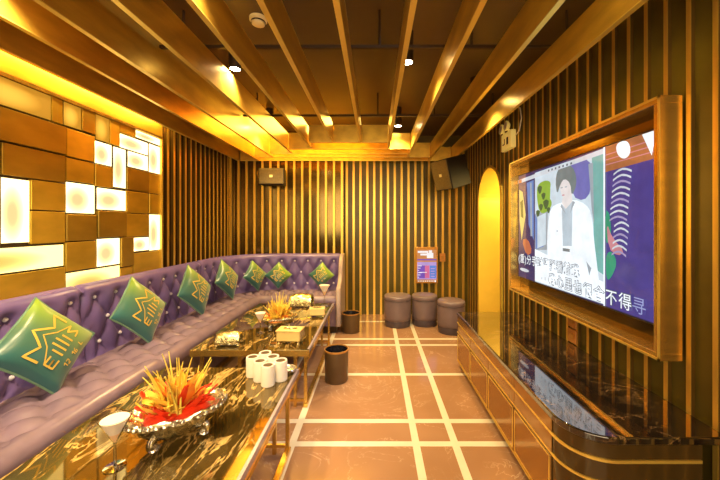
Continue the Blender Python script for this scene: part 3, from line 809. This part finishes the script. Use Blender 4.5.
# ------------------------------------------------------------------ TV and its frame
FY0, FY1, FZa, FZb, FXf = 1.512, 3.205, .765, 2.005, 1.325
fr = thing('screen_surround', 'deep gold metal surround framing the big wall screen', 'frame', (XR, (FY0 + FY1) / 2, FZa))
FT = .034
for nm, a, b2 in [('upper_bar', (FXf, FY0, FZb - FT), (XR - .030, FY1, FZb)), ('lower_bar', (FXf, FY0, FZa), (XR - .030, FY1, FZa + FT)),
                  ('upright', (FXf, FY0, FZa + FT), (XR - .030, FY0 + FT, FZb - FT)), ('upright', (FXf, FY1 - FT, FZa + FT), (XR - .030, FY1, FZb - FT))]:
    MB().box(a, b2).build(nm, M['brass'], fr, world=True, bevel=.002)
mb = MB(); x = FXf - .002
mb.box((x, FY0, FZb - .012), (x + .004, FY1, FZb)); mb.box((x, FY0, FZa), (x + .004, FY1, FZa + .012)); mb.box((x, FY0, FZa), (x + .004, FY0 + .012, FZb)); mb.box((x, FY1 - .012, FZa), (x + .004, FY1, FZb))
mb.build('edge_trim', M['brass_edge'], fr, world=True)
MB().box((XR - .048, FY0 + FT, FZa + FT), (XR - .045, FY1 - FT, FZb - FT)).build('back_panel', M['slat_gap'], fr, world=True)

SX = 1.40
tv = thing('television', 'large wall television playing a karaoke video of a person in white jacket', 'television', (SX, 2.37, .905))
MB().box((SX + .001, 1.56, .895), (XR - .0485, 3.165, 1.885)).build('housing', M['black'], tv, world=True, bevel=.004)
tvm = {}
def tvmat(n, c, s): tvm[n] = glow('screen_' + n, c, s)
tvmat('base', (0.045, 0.035, 0.13), 1.0); tvmat('video', (0.66, 0.78, 0.86), 1.05); tvmat('white', (0.88, 0.95, 1.0), 1.2); tvmat('banner', (0.78, 0.84, 0.9), .9)
tvmat('purple', (0.075, 0.055, 0.27), 1.0); tvmat('hair', (0.20, 0.25, 0.25), 1.0); tvmat('face', (0.88, 0.83, 0.82), 1.0); tvmat('shirt', (0.55, 0.66, 0.74), 1.0)
tvmat('belt', (0.22, 0.25, 0.26), 1.0); tvmat('green', (0.30, 0.50, 0.06), 1.0); tvmat('teal', (0.20, 0.50, 0.46), 1.0); tvmat('violet', (0.20, 0.19, 0.52), 1.0)
tvmat('grey', (0.44, 0.50, 0.55), .9); tvmat('brown', (0.45, 0.16, 0.06), 1.0); tvmat('pink', (0.65, 0.26, 0.30), 1.0); tvmat('emerald', (0.03, 0.36, 0.20), 1.0)
tvmat('yel', (0.75, 0.62, 0.20), 1.0); tvmat('blu', (0.16, 0.28, 0.62), 1.0); tvmat('red', (0.62, 0.17, 0.08), 1.0); tvmat('lilac', (0.42, 0.37, 0.60), 1.0); tvmat('outline', (0.10, 0.12, 0.16), 1.0)
tvmat('dgreen', (0.07, 0.14, 0.05), 1.0); tvmat('ghost_reflection', (0.38, 0.42, 0.75), 1.0)
keys = list(tvm); pic = MB(); lay = [0]
def poly(k, pts, smooth=0):
    lay[0] += 1; x = SX - .0002 - .00008 * lay[0]
    for _ in range(smooth):
        q = []
        for a, b2 in zip(pts, pts[1:] + pts[:1]):
            q += [(a[0] * .75 + b2[0] * .25, a[1] * .75 + b2[1] * .25), (a[0] * .25 + b2[0] * .75, a[1] * .25 + b2[1] * .75)]
        pts = q
    bmt = bmesh.new(); vs = [bmt.verts.new((x, p[0], p[1])) for p in pts]; f = bmt.faces.new(vs)
    bmesh.ops.triangulate(bmt, faces=[f]); bmt.verts.index_update()
    pic.add([v.co[:] for v in bmt.verts], [tuple(v.index for v in f.verts) for f in bmt.faces], keys.index(k)); bmt.free()
poly('base', [(1.56, .905), (3.165, .905), (3.165, 1.875), (1.56, 1.875)])
poly('purple', [(1.97, 1.875), (1.56, 1.875), (1.56, .91), (1.97, .91)])
poly('video', [(2.844, 1.856), (1.983, 1.865), (1.983, 0.915), (2.844, 0.906)])
poly('grey', [(2.844, 1.496), (2.63, 1.538), (2.645, 1.197), (2.844, 1.181)])
poly('white', [(2.844, 1.19), (1.983, 1.05), (1.983, .92), (2.844, .915)])
poly('green', [(2.809, 1.746), (2.676, 1.771), (2.571, 1.74), (2.63, 1.635), (2.556, 1.573), (2.63, 1.505), (2.758, 1.493), (2.809, 1.616)], 2)
for cy, cz, r_ in [(2.76, 1.70, .035), (2.70, 1.64, .03), (2.66, 1.57, .04), (2.74, 1.55, .03), (2.79, 1.50, .03), (2.62, 1.52, .025)]:
    poly('dgreen', [(cy + r_ * math.cos(a) * (1 + .4 * math.sin(3 * a)), cz + r_ * math.sin(a)) for a in [2 * PI * i / 10 for i in range(10)]])
poly('blu', [(2.844, 1.50), (2.83, 1.19), (2.70, 1.22), (2.67, 1.30), (2.73, 1.36)])
poly('video', [(2.80, 1.47), (2.66, 1.50), (2.66, 1.24), (2.80, 1.20)])
poly('violet', [(2.40, 1.85), (2.097, 1.85), (2.10, 1.62), (2.177, 1.56), (2.30, 1.60)], 1)
poly('teal', [(2.097, 1.855), (1.987, 1.86), (1.987, 1.094), (2.05, 1.116), (2.078, 1.336), (2.087, 1.561)])
poly('grey', [(2.13, 1.80), (2.085, 1.80), (2.075, 1.40), (2.10, 1.52)])
poly('white', [(2.459, 1.566), (2.585, 1.543), (2.63, 1.4), (2.645, 1.197), (2.6, 1.056), (2.395, 1.009), (2.116, 0.977), (2.013, 0.948), (2.04, 1.117), (2.078, 1.304), (2.097, 1.477), (2.156, 1.539), (2.286, 1.583)], 1)
poly('face', [(2.42, 1.62), (2.31, 1.66), (2.30, 1.54), (2.37, 1.50), (2.43, 1.56)])
poly('shirt', [(2.433, 1.557), (2.382, 1.517), (2.298, 1.57), (2.31, 1.251), (2.42, 1.244)])
poly('face', [(2.47, 1.73), (2.358, 1.75), (2.30, 1.70), (2.315, 1.621), (2.37, 1.582), (2.435, 1.61)], 2)
poly('hair', [(2.52, 1.74), (2.49, 1.82), (2.42, 1.85), (2.34, 1.84), (2.27, 1.78), (2.25, 1.68), (2.31, 1.60), (2.325, 1.70), (2.40, 1.745), (2.45, 1.71), (2.495, 1.63)], 1)
for cy in (2.435, 2.38): poly('grey', [(cy + .014, 1.675), (cy - .014, 1.675), (cy - .014, 1.683), (cy + .014, 1.683)])
poly('pink', [(2.432, 1.618), (2.395, 1.618), (2.40, 1.626), (2.425, 1.626)])
poly('belt', [(2.42, 1.229), (2.333, 1.228), (2.333, 1.206), (2.42, 1.206)])
poly('grey', [(2.50, 1.36), (2.488, 1.36), (2.488, 1.347), (2.50, 1.347)])
poly('grey', [(2.15, 1.16), (2.10, 1.12), (2.12, 1.07)])
poly('grey', [(2.298, 1.57), (2.27, 1.56), (2.33, 1.48)]); poly('grey', [(2.433, 1.557), (2.45, 1.54), (2.38, 1.48)])
poly('yel', [(3.15, 1.743), (3.074, 1.712), (3.013, 1.493), (3.095, 1.257), (3.14, 1.449)])
poly('blu', [(2.993, 1.787), (2.862, 1.796), (2.862, 1.268), (2.955, 1.4)]); poly('grey', [(2.93, 1.78), (2.90, 1.78), (2.89, 1.3), (2.92, 1.3)])
poly('red', [(3.095, 1.257), (2.974, 1.281), (2.88, 1.161), (2.993, 1.114)], 1)
poly('dgreen', [(3.13, 1.62), (3.07, 1.64), (3.06, 1.46), (3.11, 1.48)])
poly('brown', [(1.97, 1.874), (1.56, 1.874), (1.56, 1.735), (1.97, 1.72)])
for zz in (1.76, 1.79, 1.82): poly('pink', [(1.97, zz), (1.58, zz + .006), (1.58, zz + .012), (1.97, zz + .006)])
poly('white', [(1.888, 1.873), (1.796, 1.873), (1.77, 1.798), (1.813, 1.764), (1.872, 1.798)], 2)
poly('white', [(1.70, 1.873), (1.61, 1.873), (1.64, 1.75)])
poly('emerald', [(1.97, 1.218), (1.92, 1.252), (1.872, 1.187), (1.912, 1.1), (1.961, 1.056)], 2)
poly('emerald', [(1.97, 1.50), (1.93, 1.46), (1.92, 1.32), (1.97, 1.28)], 1)
poly('pink', [(1.961, 1.418), (1.912, 1.324), (1.813, 1.249), (1.872, 1.221), (1.944, 1.262)], 1)
for k in range(15):
    z = 1.70 - .0335 * k; w = .135 if k < 9 else .11; c = 1.835 + .004 * k - (.03 if k > 8 else 0)
    up = [(c + w / 2 - w * i / 8, z + .022 * math.sin(PI * i / 8)) for i in range(9)]
    poly('lilac' if k % 3 == 2 else 'banner', up + [(y, zz - .011) for y, zz in reversed(up)])
poly('banner', [(3.165, 1.80), (1.985, 1.835), (1.985, 1.868), (3.165, 1.835)])
poly('red', [(3.16, 1.80), (3.09, 1.802), (3.09, 1.834), (3.16, 1.834)])
for k in range(7): poly('outline', [(2.62 - .05 * k, 1.83), (2.60 - .05 * k, 1.83), (2.60 - .05 * k, 1.845), (2.62 - .05 * k, 1.845)])
poly('white', [(1.984, 1.874), (1.97, 1.874), (1.97, .908), (1.984, .908)])
poly('banner', [(3.12, .965), (2.95, .965), (2.95, .995), (3.12, .995)], 1)
for k in range(14): poly('grey', [(2.72 - .052 * k, .945), (2.712 - .052 * k, .945), (2.712 - .052 * k, .965 + .006 * (k % 3)), (2.72 - .052 * k, .965 + .006 * (k % 3))])
pic.build('picture', [tvm[k] for k in keys], tv, world=True)
ROT = Matrix(((0, 0, -1), (-1, 0, 0), (0, 1, 0))).to_4x4()
def text(body, y, z, size, matl, x, off=0.0, space=1.0):
    c = bpy.data.curves.new('txt', 'FONT'); c.body = body; c.size = size; c.space_character = space; c.offset = off; c.resolution_u = 3
    o = bpy.data.objects.new('txt', c); COL.objects.link(o)
    me = bpy.data.meshes.new_from_object(o.evaluated_get(bpy.context.evaluated_depsgraph_get()))
    COL.objects.unlink(o); bpy.data.objects.remove(o)
    me.transform(Matrix.Translation((x, y, z)) @ ROT); me.materials.clear(); me.materials.append(matl)
    return me
def put_text(body, y, z, size, matl, x, parent, off=0.0, name='lyric_line', sp=1.11):
    me = text(body, y, z, size, matl, x, off, sp)
    me.transform(Matrix.Translation(-parent.location))
    o = bpy.data.objects.new(name, me); COL.objects.link(o); o.parent = parent; return o
TX = SX - .009
for body, y, z, sp, fs in [('(重)分手时坚强看着我', 3.15, 1.05, 1.11, .092), ('我心里也很舍不得', 2.60, .937, 1.19, .097)]:
    put_text(body, y, z, fs, tvm['outline'], TX, tv, .0045, 'lyric_outline', sp)
    put_text(body, y, z, fs, tvm['white'], TX - .0006, tv, .0004, 'lyric_line', sp)
put_text('寻', 1.762, .937, .097, tvm['ghost_reflection'], TX - .0006, tv)  # ghost reflection on the screen, drawn as a bluish glyph

# ------------------------------------------------------------------ emergency lamp on the right wall
em = thing('emergency_light', 'ivory twin-head emergency lamp on the right wall above the arch', 'emergency light', (XR - .014, 3.46, 2.20))
MB().box((-.055, -.13, 0), (0, .13, .185)).build('body', M['ivory_glow'], em, bevel=.008)
for a, b2 in [((-.057, .015, .05), (-.055, .085, .13)), ((-.057, -.075, .05), (-.055, -.02, .13))]: pass
mb = MB(); mb.box((-.058, .03, .06), (-.055, .085, .072)); mb.box((-.058, .03, .06), (-.055, .042, .125)); mb.box((-.058, -.06, .05), (-.055, -.02, .125))
mb.build('front_mark', M['dark'], em)
for y in (-.03, .10):
    hd = MB().lathe([(.0, -.03), (.03, -.028), (.05, -.005), (.055, .01), (.052, .012)], 24, cap0=False).xf(Matrix.Translation((-.06, y, .245)) @ Matrix.Rotation(-PI / 2 + .1, 4, 'Y')).build('lamp_head', M['ivory_glow'], em, True)
    MB().lathe([(.0, .0125), (.043, .0125)], 24, cap0=False, cap1=False).xf(Matrix.Translation((-.062, y, .245)) @ Matrix.Rotation(-PI / 2 + .1, 4, 'Y')).build('lens', M['white'], hd)
    MB().lathe([(.012, .18), (.012, .21)], 10, (-.035, y, 0)).build('neck', M['ivory_glow'], em)
pts = [(-.01, -.13, .12), (-.01, -.22, .14), (-.01, -.27, .25), (-.012, -.24, .36), (-.012, -.17, .40)]
MB().tube(pts, .006, 8).build('cable', M['white'], em, True)

# ------------------------------------------------------------------ speakers
def make_speaker(label, loc, w, h, d):
    t = thing('wall_speaker', label, 'speaker', loc, 0, 'wall speakers')
    MB().prism([(-w / 2, 0), (w / 2, 0), (w / 2 * .8, d), (-w / 2 * .8, d)], -h / 2, h / 2).build('cabinet', M['spkbox'], t, bevel=.008)
    MB().box((-w / 2 + .012, -.012, -h / 2 + .012), (w / 2 - .012, -.0005, h / 2 - .012)).build('grille', M['spk'], t, bevel=.006)
    MB().box((-.022, -.016, -.018), (.022, -.012, .018)).build('badge', M['ivory'], t)
    MB().box((-.03, d, -.03), (.03, d + .04, .03)).build('bracket', M['dark'], t)
    return t
make_speaker('small wide speaker high on the back wall above the sofa corner', (-1.455, 4.56, 2.085), .36, .235, .22)
s2 = make_speaker('large dark speaker tilted in the corner above the ottomans', (.87, 4.27, 2.05), .34, .40, .36)
s2.rotation_euler = Matrix(((0.50, .80, .20), (-.865, .47, .10), (-.02, -.22, .97))).to_euler()
Rm = (Matrix.Rotation(math.radians(-62), 3, 'Z') @ Matrix.Rotation(math.radians(16), 3, 'X'))
s2.rotation_euler = Rm.to_euler()

# ------------------------------------------------------------------ jukebox panel and switches
jb = thing('touch_panel', 'gold framed karaoke touch panel with purple screen on the back wall', 'touch panel', (.80, YB - .034, .50))
JW, JH = .345, .56
MB().box((-JW / 2, -.05, 0), (JW / 2, 0, JH)).build('frame', M['woodgold'], jb, bevel=.006)
jm = [glow('panel_orange', (0.75, 0.30, 0.10), .9), glow('panel_white', (1, .93, .9), 1.1), glow('panel_lilac', (0.55, .36, .72), 1.0), glow('panel_violet', (0.22, .10, .50), 1.0), glow('panel_pink', (.80, .18, .35), 1.0), glow('panel_blue', (.14, .26, .70), 1.0)]
mb = MB(); kk = [0]
def jq(x0, x1, z0, z1, mi):
    kk[0] += 1; y = -.0505 - .0003 * kk[0]; mb.add([(x0, y, z0), (x1, y, z0), (x1, y, z1), (x0, y, z1)], [(0, 1, 2, 3)], mi)
jq(-.148, .148, .06, .52, 0); jq(-.148, .148, .06, .33, 2); jq(-.135, -.01, .08, .275, 3); jq(.045, .14, .08, .275, 5); jq(-.03, .04, .08, .275, 4)
jq(-.14, .02, .47, .50, 1); jq(-.10, -.0, .43, .46, 1); jq(.0, .10, .39, .47, 1); jq(.03, .08, .46, .51, 1); jq(-.148, .148, .355, .375, 3)
for k in range(6): jq(-.14, -.12 + .02 * (k % 3), .09 + .035 * k, .10 + .035 * k, 1)
for k in range(4): jq(.06, .12, .10 + .04 * k, .115 + .04 * k, 2)
jq(-.12, .0, .165, .175, 1)
for k in range(9): jq(-.14 + .028 * k, -.125 + .028 * k, .028, .044, 1)
jq(.115, .14, .022, .05, 1)
mb.build('display', jm, jb)
for loc, d, lab, par in [((1.05, YB - .034, .83), 'y', 'small copper switch plate right of the karaoke touch panel', 0),
                         ((XR - .022, 2.36, .655), 'x', 'copper wall plate behind the counter, upper of two', 1), ((XR - .022, 2.36, .545), 'x', 'copper wall plate resting just above the counter, lower of two', 2)]:
    t = thing('switch_plate', lab, 'switch', loc, 0, 'copper wall plates')
    if d == 'y':
        MB().box((-.045, -.012, 0), (.045, 0, .13)).build('plate', M['copper_plate'], t, bevel=.003); MB().box((-.02, -.016, .04), (.02, -.012, .09)).build('rocker', M['woodgold'], t)
    else:
        MB().box((-.012, -.05, 0), (0, .05, .1)).build('plate', M['copper_plate'], t, bevel=.003); MB().box((-.016, -.022, .03), (-.012, .022, .07)).build('rocker', M['woodgold'], t)

# ------------------------------------------------------------------ lights
light('fill_near', 'AREA', (-.3, -1.3, 1.9), 100, (1.0, .80, .50), (math.radians(84), 0, 0), shape='RECTANGLE', size=3.2, size_y=1.6)
light('cove_left', 'AREA', (-2.035, 2.3, 2.46), 26, (1.0, .68, .16), (0, math.radians(62), 0), shape='RECTANGLE', size=.08, size_y=2.0)
light('passage_lamp', 'AREA', (2.0, 3.75, 2.0), 26, (1.0, .68, .20), (math.radians(50), 0, math.radians(20)), size=.5)
light('back_glow', 'AREA', (-.9, 4.35, 2.74), 55, (1.0, .66, .14), (0, 0, 0), shape='RECTANGLE', size=1.6, size_y=.7)
w = bpy.data.worlds.new('w'); sc.world = w; w.use_nodes = True
w.node_tree.nodes['Background'].inputs[0].default_value = (0.5, 0.35, 0.15, 1); w.node_tree.nodes['Background'].inputs[1].default_value = 0.2

# ------------------------------------------------------------------ camera
cam = bpy.data.cameras.new('camera'); co = bpy.data.objects.new('camera', cam); COL.objects.link(co)
co.location = (0, 0, 1.4); co.rotation_euler = (PI / 2, 0, 0)
cam.sensor_width = 36; cam.lens = 325 / 720 * 36; cam.shift_x = -15 / 720; cam.shift_y = -15 / 720; cam.clip_start = .05
sc.camera = co
sc.view_settings.view_transform = 'Standard'; sc.view_settings.look = 'None'
sc.view_settings.exposure = 0.0; sc.view_settings.gamma = 1.0
sc.cycles.use_denoising = True
sc.cycles.max_bounces = 10; sc.cycles.sample_clamp_indirect = 6
